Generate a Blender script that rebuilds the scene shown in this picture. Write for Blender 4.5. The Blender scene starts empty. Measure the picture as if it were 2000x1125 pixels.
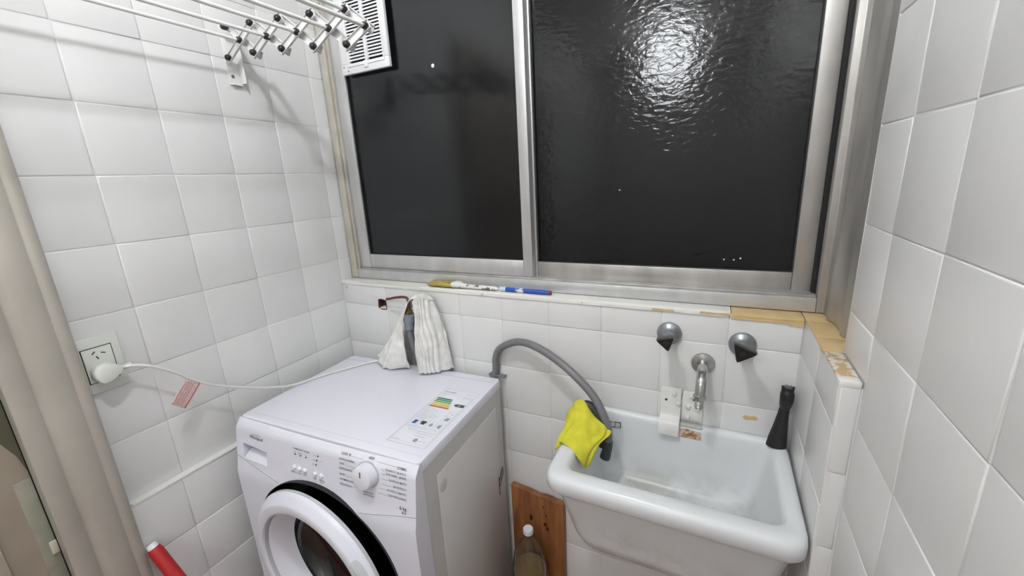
import bpy, bmesh, math, random
import numpy as np
from mathutils import Vector, Matrix, noise, geometry
random.seed(7)
S = bpy.context.scene
COL = S.collection

# ------------------------------------------------------------------ camera
cam_d = bpy.data.cameras.new('camera')
cam = bpy.data.objects.new('camera', cam_d); COL.objects.link(cam)
cam_d.sensor_width = 36.0; cam_d.sensor_fit = 'HORIZONTAL'
cam_d.lens = 806.83 / 2000 * 36.0
cam_d.clip_start = 0.01
RM = ((0.897359, 0.438415, -0.050397), (0.067316, -0.248851, -0.966200), (-0.436137, 0.863635, -0.252821))
cam.matrix_world = Matrix(((RM[0][0], -RM[1][0], -RM[2][0], 1.2201),
                           (RM[0][1], -RM[1][1], -RM[2][1], -1.0393),
                           (RM[0][2], -RM[1][2], -RM[2][2], 1.4405),
                           (0, 0, 0, 1)))
S.camera = cam
# ------------------------------------------------------------------ world (night outside), exposure
w = bpy.data.worlds.new('night'); S.world = w; w.use_nodes = True
w.node_tree.nodes['Background'].inputs[0].default_value = (0.010, 0.011, 0.014, 1)
w.node_tree.nodes['Background'].inputs[1].default_value = 0.3
S.view_settings.view_transform = 'Standard'; S.view_settings.look = 'None'
S.view_settings.gamma = 1.0; S.view_settings.use_curve_mapping = False
S.view_settings.exposure = 1.47
LAMP = dict(main=142.0, kitchen=7.6)          # emission strength of the two ceiling lamps

# ------------------------------------------------------------------ materials
MATS = {}
def mat(name, col, rough=0.5, metal=0.0, var=0.0, vscale=8.0, bump=0.0, bscale=60.0, spec=0.5, stretch=(1, 1, 1), coat=0.0):
    if name in MATS: return MATS[name]
    m = bpy.data.materials.new(name); m.use_nodes = True
    nt = m.node_tree; b = nt.nodes['Principled BSDF']
    b.inputs['Base Color'].default_value = (*col, 1); b.inputs['Roughness'].default_value = rough
    b.inputs['Metallic'].default_value = metal; b.inputs['Specular IOR Level'].default_value = spec
    b.inputs['Coat Weight'].default_value = coat
    if var or bump:
        tc = nt.nodes.new('ShaderNodeNewGeometry'); mp = nt.nodes.new('ShaderNodeMapping')
        nt.links.new(tc.outputs['Position'], mp.inputs['Vector']); mp.inputs['Scale'].default_value = stretch
    if var:
        n = nt.nodes.new('ShaderNodeTexNoise'); n.inputs['Scale'].default_value = vscale; n.inputs['Detail'].default_value = 4
        r = nt.nodes.new('ShaderNodeValToRGB')
        r.color_ramp.elements[0].position = .3; r.color_ramp.elements[1].position = .7
        r.color_ramp.elements[0].color = (*[c * (1 - var) for c in col], 1); r.color_ramp.elements[1].color = (*[min(1, c * (1 + var * .4)) for c in col], 1)
        nt.links.new(mp.outputs[0], n.inputs['Vector']); nt.links.new(n.outputs['Fac'], r.inputs[0]); nt.links.new(r.outputs[0], b.inputs['Base Color'])
    if bump:
        n = nt.nodes.new('ShaderNodeTexNoise'); n.inputs['Scale'].default_value = bscale; n.inputs['Detail'].default_value = 3
        bp = nt.nodes.new('ShaderNodeBump'); bp.inputs['Strength'].default_value = bump; bp.inputs['Distance'].default_value = .002
        nt.links.new(mp.outputs[0], n.inputs['Vector']); nt.links.new(n.outputs['Fac'], bp.inputs['Height']); nt.links.new(bp.outputs[0], b.inputs['Normal'])
    MATS[name] = m
    return m

def chipped(name, over, under, scale, thr, rough=.5, soft=.02, dist=None):
    """paint layer flaked off in patches of their own shape"""
    m = mat(name, over, rough); nt = m.node_tree; b = nt.nodes['Principled BSDF']
    tc = nt.nodes.new('ShaderNodeNewGeometry')
    n = nt.nodes.new('ShaderNodeTexNoise'); n.inputs['Scale'].default_value = scale; n.inputs['Detail'].default_value = 6; n.inputs['Roughness'].default_value = .6
    r = nt.nodes.new('ShaderNodeValToRGB'); e = r.color_ramp.elements
    e[0].position = thr - soft; e[1].position = thr + soft; e[0].color = (*over, 1); e[1].color = (*under, 1)
    nt.links.new(tc.outputs['Position'], n.inputs['Vector']); nt.links.new(n.outputs['Fac'], r.inputs[0])
    nt.links.new(r.outputs[0], b.inputs['Base Color'])
    return m

def glassy(name, col, rough, trans=1.0, ior=1.45, bump=0.0, bscale=(1, 1, 1), dist=.0015):
    m = mat(name, col, rough); nt = m.node_tree; b = nt.nodes['Principled BSDF']
    b.inputs['Transmission Weight'].default_value = trans; b.inputs['IOR'].default_value = ior
    if bump:
        tc = nt.nodes.new('ShaderNodeNewGeometry'); mp = nt.nodes.new('ShaderNodeMapping'); mp.inputs['Scale'].default_value = bscale
        n = nt.nodes.new('ShaderNodeTexNoise'); n.inputs['Scale'].default_value = 1.0; n.inputs['Detail'].default_value = 2.2; n.inputs['Distortion'].default_value = .5
        bp = nt.nodes.new('ShaderNodeBump'); bp.inputs['Strength'].default_value = bump; bp.inputs['Distance'].default_value = dist
        nt.links.new(tc.outputs['Position'], mp.inputs['Vector']); nt.links.new(mp.outputs[0], n.inputs['Vector'])
        nt.links.new(n.outputs['Fac'], bp.inputs['Height']); nt.links.new(bp.outputs[0], b.inputs['Normal'])
    return m

WALLP = mat('white_tile_paint', (.74, .74, .735), .30, var=.05, vscale=5, bump=.12, bscale=45)
GROUT = mat('painted_grout', (.70, .70, .695), .5, var=.10, vscale=20)
PLASTER = mat('plain_plaster', (.74, .73, .70), .7, var=.04)
SILLP = chipped('chipped_sill_paint', (.76, .75, .72), (.55, .47, .36), 26, .66, .45)
OCHRE = chipped('bare_ochre_tile', (.58, .41, .20), (.66, .50, .27), 20, .5, .5, .15)
OCHREP = chipped('ochre_tile_with_paint_flakes', (.50, .35, .19), (.70, .67, .62), 55, .50, .5, .03)
ALU = mat('weathered_aluminium', (.50, .485, .465), .42, .55, var=.28, vscale=14, stretch=(1, 1, .35))
ALUL = mat('clean_aluminium', (.60, .60, .60), .38, .5, var=.12, vscale=20, stretch=(1, 1, .3))
BEIGEF = mat('beige_painted_frame', (.52, .49, .43), .5, var=.12, vscale=18)
GAP = mat('black_gap', (.008, .008, .008), .8)
RUBBER = mat('black_rubber_seal', (.012, .012, .013), .55)
GLASS = glassy('textured_dark_glass', (.22, .225, .24), .085, 1.0, 1.46, .6, (52, 52, 98), .00125)
GLASS2 = glassy('faintly_textured_glass', (.40, .41, .43), .12, 1.0, 1.46, .30, (60, 60, 110), .0010)
VENTP = mat('white_vent_plastic', (.78, .78, .80), .35)
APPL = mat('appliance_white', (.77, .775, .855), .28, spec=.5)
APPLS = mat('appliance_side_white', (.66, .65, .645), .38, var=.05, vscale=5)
APPLG = mat('appliance_pale_grey', (.52, .54, .56), .4)
INK = mat('grey_black_ink', (.045, .048, .06), .5)
INKG = mat('pale_grey_ink', (.34, .35, .40), .5)
WHITEP = mat('paper_white', (.80, .81, .87), .5)
CHROME = mat('dull_chrome', (.52, .52, .51), .22, .95, var=.2, vscale=40)
STEELG = mat('grey_galvanised_flange', (.30, .315, .33), .35, .75, var=.2, vscale=40)
BLACKP = mat('black_plastic', (.010, .010, .011), .28)
BLACKM = mat('matt_black_plastic', (.012, .012, .013), .55)
HOSEG = mat('grey_hose', (.17, .17, .18), .42)
HOSED = mat('dark_grey_hose_end', (.035, .036, .04), .45)
NUTG = mat('blue_grey_plastic_nut', (.22, .24, .28), .4)
CABLE = mat('white_cable', (.72, .72, .69), .4)
SOCK = mat('ivory_socket_plastic', (.70, .72, .67), .35)
RODM = mat('white_enamelled_steel', (.76, .76, .75), .3)
RAGM = mat('off_white_rag_cotton', (.80, .79, .765), .9, var=.20, vscale=30, bump=.3, bscale=300)
CASING = mat('beige_gloss_paint', (.44, .41, .36), .38, var=.10, vscale=7, bump=.2, bscale=25)
CASING2 = mat('tan_door_paint', (.40, .345, .275), .45, var=.18, vscale=6)
REDP = mat('red_plastic', (.42, .012, .014), .35)
RUST = chipped('rusty_enamel', (.33, .13, .045), (.62, .54, .44), 60, .52, .7, .05)
COPPER = mat('rusty_pipe', (.16, .055, .04), .5, .3, var=.3, vscale=60)
BRASS = mat('old_brass', (.28, .22, .10), .4, .8, var=.3, vscale=50)
BRICK = mat('broken_brick_hole', (.11, .038, .022), .9, var=.5, vscale=120)
STRAPM = mat('white_painted_steel', (.74, .73, .71), .35, var=.06, vscale=40, bump=.2, bscale=80)

def emit(name, col, s):
    m = bpy.data.materials.new(name); m.use_nodes = True; b = m.node_tree.nodes['Principled BSDF']
    b.inputs['Base Color'].default_value = (*col, 1)
    b.inputs['Emission Color'].default_value = (*col, 1); b.inputs['Emission Strength'].default_value = s
    return m

# ------------------------------------------------------------------ mesh helpers
class MB:
    def __init__(s): s.v = []; s.f = []; s.m = []
    def add(s, verts, faces, mi=0):
        o = len(s.v); s.v += [tuple(map(float, v)) for v in verts]
        s.f += [tuple(i + o for i in f) for f in faces]; s.m += [mi] * len(faces); return s
    def box(s, x0, x1, y0, y1, z0, z1, mi=0):
        return s.add([(x0, y0, z0), (x1, y0, z0), (x1, y1, z0), (x0, y1, z0), (x0, y0, z1), (x1, y0, z1), (x1, y1, z1), (x0, y1, z1)],
                     [(0, 3, 2, 1), (4, 5, 6, 7), (0, 1, 5, 4), (1, 2, 6, 5), (2, 3, 7, 6), (3, 0, 4, 7)], mi)
    def loft(s, loops, caps=True, closed=True, mi=0):
        n = len(loops[0]); V = [p for l in loops for p in l]; F = []
        for a in range(len(loops) - 1):
            for i in range(n if closed else n - 1):
                j = (i + 1) % n
                F.append((a * n + i, a * n + j, (a + 1) * n + j, (a + 1) * n + i))
        if caps and closed:
            F.append(tuple(reversed(range(n)))); F.append(tuple((len(loops) - 1) * n + i for i in range(n)))
        return s.add(V, F, mi)
    def tube(s, path, r, seg=12, caps=True, mi=0):
        P = [Vector(p) for p in path]; R = r if isinstance(r, (list, tuple)) else [r] * len(P); loops = []
        t0 = (P[1] - P[0]).normalized(); ref = Vector((0, 0, 1)) if abs(t0.z) < .9 else Vector((1, 0, 0))
        nrm = (ref - t0 * ref.dot(t0)).normalized()
        for i, p in enumerate(P):
            t = (P[min(i + 1, len(P) - 1)] - P[max(i - 1, 0)]).normalized()
            nrm = (nrm - t * nrm.dot(t)).normalized(); b = t.cross(nrm)
            loops.append([p + (nrm * math.cos(a) + b * math.sin(a)) * R[i] for a in [2 * math.pi * k / seg for k in range(seg)]])
        return s.loft(loops, caps, True, mi)
    def lathe(s, prof, o, ax, seg=24, mi=0, caps=True, ref=None):
        o = Vector(o); ax = Vector(ax).normalized(); rf = Vector(ref) if ref else (Vector((0, 0, 1)) if abs(ax.z) < .9 else Vector((1, 0, 0)))
        u = (rf - ax * rf.dot(ax)).normalized(); v = ax.cross(u)
        return s.loft([[o + ax * h + (u * math.cos(a) + v * math.sin(a)) * max(r, 1e-5) for a in [2 * math.pi * k / seg for k in range(seg)]] for r, h in prof], caps, True, mi)
    def prism(s, poly, o, ux, uy, un, depth, mi=0):
        o = Vector(o); ux = Vector(ux); uy = Vector(uy); un = Vector(un)
        a = [o + ux * p[0] + uy * p[1] for p in poly]; b = [q + un * depth for q in a]
        return s.loft([a, b], True, True, mi)
    def xf(s, fn): s.v = [tuple(fn(*v)) for v in s.v]; return s
    def build(s, name, mats, parent=None, smooth=None, bevel=0, bseg=2, sub=0, solid=0, kind=None):
        if not isinstance(mats, (list, tuple)): mats = [mats]
        V = np.array(s.v); lo = V.min(0); hi = V.max(0); c = np.array([(lo[0] + hi[0]) / 2, (lo[1] + hi[1]) / 2, lo[2]])
        me = bpy.data.meshes.new(name); me.from_pydata((V - c).tolist(), [], s.f)
        for m in mats: me.materials.append(m)
        me.polygons.foreach_set('material_index', s.m)
        bm = bmesh.new(); bm.from_mesh(me); bmesh.ops.recalc_face_normals(bm, faces=bm.faces)
        if bevel:
            bmesh.ops.bevel(bm, geom=[e for e in bm.edges if len(e.link_faces) == 2 and e.calc_face_angle(0) > .6], offset=bevel, segments=bseg, profile=.5, affect='EDGES', clamp_overlap=True)
        bm.to_mesh(me); bm.free()
        if smooth is not None or bevel:
            me.shade_smooth(); me.set_sharp_from_angle(angle=math.radians(smooth or 35))
        ob = bpy.data.objects.new(name, me); COL.objects.link(ob); ob.location = c
        if solid:
            md = ob.modifiers.new('thickness', 'SOLIDIFY'); md.thickness = solid; md.offset = 0
        if sub:
            md = ob.modifiers.new('smooth', 'SUBSURF'); md.levels = sub; md.render_levels = sub
        if parent is not None: par(ob, parent)
        if kind: ob['kind'] = kind
        return ob

def wm(ob):
    m = Matrix.LocRotScale(ob.location, ob.rotation_euler, ob.scale)
    return (wm(ob.parent) @ ob.matrix_parent_inverse @ m) if ob.parent else m
def par(ob, p): ob.parent = p; ob.matrix_parent_inverse = wm(p).inverted()
def thing(name, label, cat, loc, group=None):
    o = bpy.data.objects.new(name, None); COL.objects.link(o); o.location = loc; o.empty_display_size = .05
    return tag(o, label, cat, group)
def tag(o, label, cat, group=None):
    o['label'] = label; o['category'] = cat
    if group: o['group'] = group
    return o
def struct(o): o['kind'] = 'structure'; return o
def cr(pts, n):
    """Catmull-Rom through pts"""
    P = [Vector(p) for p in pts]; out = []
    for i in range(len(P) - 1):
        a = P[max(i - 1, 0)]; b = P[i]; c = P[i + 1]; d = P[min(i + 2, len(P) - 1)]
        for k in range(n):
            t = k / n
            out.append(.5 * ((2 * b) + (c - a) * t + (2 * a - 5 * b + 4 * c - d) * t * t + (3 * b - a - 3 * c + d) * t ** 3))
    return out + [P[-1]]
def rrect(x0, x1, y0, y1, z, r, seg=6):
    out = []
    for cx, cy, a0 in ((x1 - r, y1 - r, 0), (x0 + r, y1 - r, 90), (x0 + r, y0 + r, 180), (x1 - r, y0 + r, 270)):
        for k in range(seg + 1):
            a = math.radians(a0 + 90 * k / seg); out.append((cx + r * math.cos(a), cy + r * math.sin(a), z))
    return out
def patch(rows, n, m):
    g = [cr(r, n) for r in rows]; cols = [cr([g[i][j] for i in range(len(g))], m) for j in range(len(g[0]))]
    return [[cols[j][i] for j in range(len(cols))] for i in range(len(cols[0]))]
def grid_mb(g):
    mb = MB(); n = len(g[0]); F = []
    for i in range(len(g) - 1):
        for j in range(n - 1): F.append((i * n + j, i * n + j + 1, (i + 1) * n + j + 1, (i + 1) * n + j))
    return mb.add([p for r in g for p in r], F)
TXT = {}
def text_mesh(s, bold=0.0):
    k = (s, bold)
    if k not in TXT:
        cu = bpy.data.curves.new('t', 'FONT'); cu.body = s; cu.size = 1; cu.resolution_u = 3; cu.offset = bold
        ob = bpy.data.objects.new('t', cu); COL.objects.link(ob)
        dg = bpy.context.evaluated_depsgraph_get(); me = bpy.data.meshes.new_from_object(ob.evaluated_get(dg))
        TXT[k] = ([tuple(v.co) for v in me.vertices], [tuple(p.vertices) for p in me.polygons])
        bpy.data.objects.remove(ob); bpy.data.curves.remove(cu); bpy.data.meshes.remove(me)
    return TXT[k]
def put_text(mb, s, fn, x, y, size, align='l', mi=0, bold=.0, width=None):
    """fn maps flat (x, y) to the surface"""
    V, F = text_mesh(s, bold)
    if not V: return
    x0 = min(v[0] for v in V); x1 = max(v[0] for v in V); sx = size if width is None else width / (x1 - x0)
    ox = x - x0 * sx if align == 'l' else (x - x1 * sx if align == 'r' else x - (x0 + x1) / 2 * sx)
    mb.add([fn(ox + v[0] * sx, y + v[1] * size) for v in V], F, mi)

# ------------------------------------------------------------------ room shell
H = 2.52
flo = struct(MB().box(-.3, 1.9, -3.9, .3, -.05, 0).build('floor', mat('terracotta_floor', (.30, .15, .10), .4, var=.3, vscale=12)))
cei = struct(MB().box(-.3, 1.9, -3.9, .3, H, H + .05).build('ceiling', PLASTER))
struct(MB().box(-.3, 1.9, -3.95, -3.9, 0, H).build('wall_front', PLASTER))

TILE = {}
def tile_mesh(wall, u, v, mt):
    k = (wall, round(u, 4), round(v, 4), mt.name)
    if k in TILE: return TILE[k]
    g = .0005; e = .0030; t = .007; hu = u / 2 - g; hv = v / 2 - g
    L = [[(-hu + d, -hv + d, h), (hu - d, -hv + d, h), (hu - d, hv - d, h), (-hu + d, hv - d, h)] for d, h in ((0, -.001), (0, t - .0016), (e * .35, t - .0005), (e, t))]
    mb = MB(); mb.loft(L, False); mb.f.append((12, 13, 14, 15)); mb.m.append(0)
    conv = {'left': lambda a, b, n: (n, a, b), 'back': lambda a, b, n: (a, -n, b), 'right': lambda a, b, n: (-n, a, b)}[wall]
    me = bpy.data.meshes.new('tile'); me.from_pydata([conv(*p) for p in mb.v], [], mb.f); me.materials.append(mt)
    bm = bmesh.new(); bm.from_mesh(me); bmesh.ops.recalc_face_normals(bm, faces=bm.faces)
    cn = sum((f.normal.x * (1 if wall == 'left' else -1) if wall != 'back' else -f.normal.y) for f in bm.faces)
    if cn < 0: bmesh.ops.reverse_faces(bm, faces=bm.faces)
    bm.to_mesh(me); bm.free(); me.shade_smooth(); me.set_sharp_from_angle(angle=math.radians(50))
    TILE[k] = me; return me
def tile(wall, parent, plane, u0, u1, v0, v1, mt=WALLP, name='tile'):
    """plane: coordinate of the tile's face"""
    if u1 - u0 < .006 or v1 - v0 < .006: return
    ob = bpy.data.objects.new(name, tile_mesh(wall, u1 - u0, v1 - v0, mt)); COL.objects.link(ob)
    cu = (u0 + u1) / 2; cv = (v0 + v1) / 2; j = random.uniform(-.0007, .0004); t = .007
    a = math.radians(random.uniform(-.35, .35)); b = math.radians(random.uniform(-.35, .35))
    if wall == 'left': ob.location = (plane - t + j, cu, cv); ob.rotation_euler = (0, a, b)
    elif wall == 'back': ob.location = (cu, plane + t - j, cv); ob.rotation_euler = (a, 0, b)
    else: ob.location = (plane + t - j, cu, cv); ob.rotation_euler = (0, a, b)
    par(ob, parent); return ob

# --- left wall: tiles of 150 mm, thicker dado below 0.74 m
WL = MB(); WL.box(-.12, -.0016, -.80, .16, .0, H); WL.box(-.12, -.0, -3.9, -1.72, 0, H); WL.box(-.12, 0, -1.72, -.80, 2.06, H)
wl = struct(WL.build('wall_left', [GROUT]))
rowz = [.738] + [1.795 + .15 * k for k in range(-6, 5)] + [H]
colL = [0 - .15 * k for k in range(5, -1, -1)]
for r0, r1 in zip(rowz[:-1], rowz[1:]):
    for c0, c1 in zip(colL[:-1], colL[1:]): tile('left', wl, 0.0, c0, c1, r0, r1)
    tile('left', wl, 0.0, 0.0, .052, r0, r1)
    tile('left', wl, 0.0, -.79, -.75, r0, r1)
dado = struct(MB().box(-.005, .0194, -.745, 0.0, 0, .738).build('trim_1', GROUT))
for k in range(5):
    for c0, c1 in zip(colL[:-1], colL[1:]):
        if c0 < -.7: c0 = -.745
        tile('left', dado, .021, c0 - .012, min(c1 - .012, -.003), max(.738 - .15 * (k + 1), .002), .738 - .15 * k - (.002 if k == 0 else 0))
MB().box(-.004, .0215, -.745, -.002, .7365, .7405).build('dado_cap', SILLP, dado)

# --- back wall below the window
wb = MB(); hx0, hx1, hz0, hz1 = .163, .200, 1.022, 1.060
wb.box(-.12, hx0, .0016, .16, 0, 1.10); wb.box(hx1, 1.60, .0016, .16, 0, 1.10); wb.box(hx0, hx1, .0016, .16, 0, hz0); wb.box(hx0, hx1, .0016, .16, hz1, 1.10); wb.box(hx0, hx1, .04, .16, hz0, hz1)
wb.box(-.12, 1.60, .05, .16, 2.30, H)
wbk = struct(wb.build('wall_back', [GROUT]))
colB = [0.0, .203, .354, .505, .655, .806, .957, 1.110, 1.260, 1.406]
rowB = [.0, .133, .283, .433, .583, .733, .883, 1.033, 1.113]
for r0, r1 in zip(rowB[:-1], rowB[1:]):
    for c0, c1 in zip(colB[:-1], colB[1:]):
        if r0 > .8 and c0 < .01:          # the broken tile column at the pipe hole
            continue
        tile('back', wbk, 0.0, c0, c1, r0, r1)
# tiles around the hole: two broken tiles with the corner of the hole cut out
def cut_tile(z0, z1, notch):
    x0, x1 = .0012, .2022
    poly = [(x0, z0), (x1, z0), (x1, z1), (x0, z1)]
    if notch == 'lo': poly = [(x0, z0), (x1, z0), (x1, hz0 + .004), (hx1 - .003, hz0), (.178, hz0 - .002), (hx0, hz0 + .003), (hx0 - .001, z1), (x0, z1)]
    else: poly = [(x0, z0), (hx0 - .001, z0), (hx0 + .002, hz1 - .002), (.180, hz1 + .001), (hx1, hz1 - .003), (x1 - .0006, hz1 - .002), (x1, z1), (x0, z1)]
    MB().prism(poly, (0, .0065, 0), (1, 0, 0), (0, 0, 1), (0, -1, 0), .0065).build('tile', WALLP, wbk, bevel=.0012)
cut_tile(.8842, 1.0318, 'lo'); cut_tile(1.0342, 1.1118, 'hi')
hole = MB(); hole.box(hx0 - .002, hx1 + .002, .030, .036, hz0 - .002, hz1 + .002)
hole.add([(hx0, .004, hz0 - .001), (hx1, .004, hz0 + .001), (hx1 - .004, .03, hz0 + .016), (hx0 + .006, .03, hz0 + .020)], [(0, 1, 2, 3)])
for a in range(6):
    x = hx0 + .004 + .006 * a; hole.box(x, x + .006, .012 + .004 * (a % 3), .03, hz1 - .010 - .004 * ((a * 5) % 3), hz1)
for q in ((hx0 - .001, hx0 + .002, hz0 - .002, hz1 + .002), (hx1 - .002, hx1 + .001, hz0 - .002, hz1 + .002), (hx0 - .001, hx1 + .001, hz1 - .002, hz1 + .001), (hx0 - .001, hx1 + .001, hz0 - .001, hz0 + .002)): hole.box(q[0], q[1], .0012, .034, q[2], q[3])
hole.build('pipe_hole', BRICK, wbk)
MB().prism([(hx0 + .002, hz0 + .001), (hx0 + .030, hz0 + .001), (hx0 + .024, hz0 + .006), (hx0 + .012, hz0 + .009), (hx0 + .004, hz0 + .006)], (0, .020, 0), (1, 0, 0), (0, 0, 1), (0, -1, 0), .017).build('plaster_lump', STRAPM, wbk)
# flaked paint patch low on the back wall
MB().prism([(1.306, .853), (1.312, .860), (1.322, .858), (1.331, .861), (1.339, .857), (1.335, .850), (1.324, .851), (1.314, .847)], (0, -.0002, 0), (1, 0, 0), (0, 0, 1), (0, -1, 0), .0008).build('paint_chip', OCHRE, wbk)
MB().prism([(.018, 1.085), (.030, 1.094), (.026, 1.098), (.019, 1.097)], (0, -.0002, 0), (1, 0, 0), (0, 0, 1), (0, -1, 0), .0006).build('paint_chip', OCHREP, wbk)

# --- sill: painted on the left, bare ochre tiles on the right, pier ledge
sil = struct(MB().box(0, 1.262, .006, .056, 1.098, 1.116).build('trim_2', SILLP, bevel=.003))
e1 = []
for k in range(60):
    x = 1.25 * k / 59; e1.append((x, .0015 * noise.noise(Vector((x * 30, 0, 3))) - .001))
edge = MB(); edge.loft([[(x, -.0022 + dy, 1.106), (x, -.002 + dy, 1.1135), (x, .006, 1.1172), (x, .006, 1.106)] for x, dy in e1])
edge.build('paint_edge', SILLP, sil, smooth=50)
MB().box(.08, .36, -.0008, .010, 1.1166, 1.1182).build('paint_crust', SILLP, sil, bevel=.0007)
for (a, b, z) in ((1.085, 1.140, 1.107), (1.195, 1.262, 1.109)):
    MB().prism([(a, z), (b, z + .001), (b - .004, z + .0065), ((a + b) / 2, z + .005), (a + .003, z + .006)], (0, -.0035, 0), (1, 0, 0), (0, 0, 1), (0, -1, 0), .0006).build('paint_chip', OCHRE, sil)
osl = struct(MB().box(1.262, 1.47, .004, .056, 1.098, 1.106).build('trim_3', GROUT))
MB().box(1.2630, 1.4045, -.0015, .054, 1.106, 1.1155).build('sill_tile', OCHRE, osl, bevel=.0012)
MB().prism([(1.262, 1.1035), (1.281, 1.1015), (1.300, 1.1030), (1.322, 1.1010), (1.340, 1.1025), (1.352, 1.1005), (1.372, 1.1020), (1.378, 1.0965), (1.386, 1.0985), (1.395, 1.0955), (1.4045, 1.0980), (1.4045, 1.108), (1.262, 1.108)], (0, -.0022, 0), (1, 0, 0), (0, 0, 1), (0, -1, 0), .0006).build('paint_chip', OCHRE, osl)

pier = struct(MB().box(1.4076, 1.56, -.2984, .004, 0, 1.105).build('trim_4', GROUT))
rowP = [.0, .133, .283, .433, .583, .733, .883, 1.033, 1.113]
for r0, r1 in zip(rowP[:-1], rowP[1:]):
    for c0, c1 in ((-.30, -.152), (-.152, -.0015)): tile('right', pier, 1.406, c0, c1, r0, r1)
for r0, r1 in zip([.0, .20, .35, .50, .65, .80, .95], [.20, .35, .50, .65, .80, .95, 1.113]):
    tile('back', pier, -.300, 1.408, 1.4345, r0, r1)
MB().box(1.4065, 1.455, -.0100, .054, 1.105, 1.1155).build('ledge_tile', OCHRE, pier, bevel=.001)
MB().box(1.4065, 1.455, -.1080, -.0115, 1.105, 1.1155).build('ledge_tile', OCHRE, pier, bevel=.001)
MB().box(1.4065, 1.455, -.1795, -.1095, 1.105, 1.1155).build('ledge_tile', OCHRE, pier, bevel=.001)
MB().box(1.4065, 1.4345, -.2780, -.1805, 1.105, 1.1155).build('ledge_tile', OCHREP, pier, bevel=.001)
MB().box(1.4055, 1.4345, -.3010, -.2790, 1.104, 1.1155).build('ledge_tile', SILLP, pier, bevel=.002)

# --- right wall, its end stands proud of the window recess
wr = MB(); wr.box(1.4366, 1.60, -3.9, -.183, 0, H); wr.box(1.49, 1.60, -.183, .16, 0, H)
wrt = struct(wr.build('wall_right', [GROUT]))
colR = [-.305 - .151 * k for k in range(6, -1, -1)] + [-.180]
rowR = [.0, .142] + [.142 + .15 * k + .001 * (k % 2) for k in range(1, 16)] + [H]
for r0, r1 in zip(rowR[:-1], rowR[1:]):
    for c0, c1 in zip(colR[:-1], colR[1:]):
        if r1 < 1.114 and c0 > -.31: continue
        if r0 < 1.114 < r1 and c0 > -.31: tile('right', wrt, 1.435, c0, c1, 1.118, r1); continue
        tile('right', wrt, 1.435, c0, c1, r0, r1)
MB().box(1.4352, 1.49, -.183, -.1795, 1.116, H).build('wall_end', PLASTER, wrt)

# ------------------------------------------------------------------ window
win = bpy.data.objects.new('window_1', None); COL.objects.link(win); win.location = (.75, .09, 1.117); struct(win)
zt = 2.30
def bx(name, m, p, *b, bevel=.0012): return MB().box(*b).build(name, m, p, bevel=bevel)
# outer frame
bx('bottom_rail', ALUL, win, .0305, 1.4310, .050, .135, 1.117, 1.150, bevel=.002)
bx('bottom_track', ALU, win, .0465, 1.43, .056, .130, 1.150, 1.156)
bx('top_rail', ALU, win, .0025, 1.4310, .050, .135, zt - .04, zt)
for a, b, y0, m in ((.0025, .030, .050, BEIGEF), (.030, .036, .066, GAP), (.036, .041, .054, BEIGEF), (.041, .046, .070, GAP)):
    bx('left_jamb', m, win, a, b, y0, .135, 1.118, zt - .041, bevel=.0008)
bx('jamb_gap', GAP, win, 1.4235, 1.432, .075, .130, 1.150, zt - .041)
prof = [(1.4315, .130), (1.4315, .050), (1.4445, .050), (1.4470, .044), (1.4460, .012), (1.4425, .004), (1.4450, -.006), (1.4520, -.016), (1.4530, -.070),
        (1.4485, -.082), (1.4480, -.094), (1.4535, -.104), (1.4545, -.1785), (1.4895, -.1785), (1.4895, .130)]
MB().prism(prof, (0, 0, 1.117), (1, 0, 0), (0, 1, 0), (0, 0, 1), zt - 1.117).build('right_jamb', ALU, win, bevel=.0012)
# sliding leaves
def leaf(name, x0, x1, y0, y1, sl, sr, zb0, zb1, ms, g):
    l = bpy.data.objects.new(name, None); COL.objects.link(l); l.location = ((x0 + x1) / 2, (y0 + y1) / 2, zb0); par(l, win)
    bx('stile', ms[0], l, x0, x0 + sl, y0, y1, zb0, zt - .045, bevel=.0025); bx('stile', ms[1], l, x1 - sr, x1, y0, y1, zb0, zt - .045, bevel=.0025)
    bx('rail', ms[2], l, x0 + sl, x1 - sr, y0 + .002, y1, zb0, zb1, bevel=.003); bx('rail', ms[2], l, x0 + sl, x1 - sr, y0 + .002, y1, zt - .10, zt - .045)
    ym = (y0 + y1) / 2
    bx('pane', g, l, x0 + sl - .006, x1 - sr + .006, ym - .002, ym + .002, zb1 - .006, zt - .098, bevel=0)
    s = MB(); s.box(x0 + sl, x0 + sl + .004, ym - .008, ym - .0022, zb1, zt - .1); s.box(x1 - sr - .003, x1 - sr, ym - .008, ym - .0022, zb1, zt - .1); s.box(x0 + sl + .004, x1 - sr - .003, ym - .008, ym - .0022, zb1, zb1 + .0025)
    s.build('seal', RUBBER, l)
    return l
lf = leaf('sliding_leaf', .046, .7365, .060, .086, .046, .030, 1.1565, 1.206, (ALUL, ALUL, ALUL), GLASS2)
rf = leaf('sliding_leaf', .700, 1.4235, .090, .116, .040, .038, 1.1535, 1.198, (ALUL, ALU, ALU), GLASS)
MB().lathe([(0, 0), (.0055, 0), (.005, .0012), (0, .0014)], (.437, .0708, 1.777), (0, -1, 0), 14).build('paint_speck', WHITEP, lf, smooth=40)
for x, z in ((1.240, 1.222), (1.262, 1.222), (1.276, 1.226), (.98, 1.40)):
    MB().lathe([(0, 0), (.002, 0), (.0015, .0008), (0, .001)], (x, .1008, z), (0, -1, 0), 8).build('paint_speck', WHITEP, rf)

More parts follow.
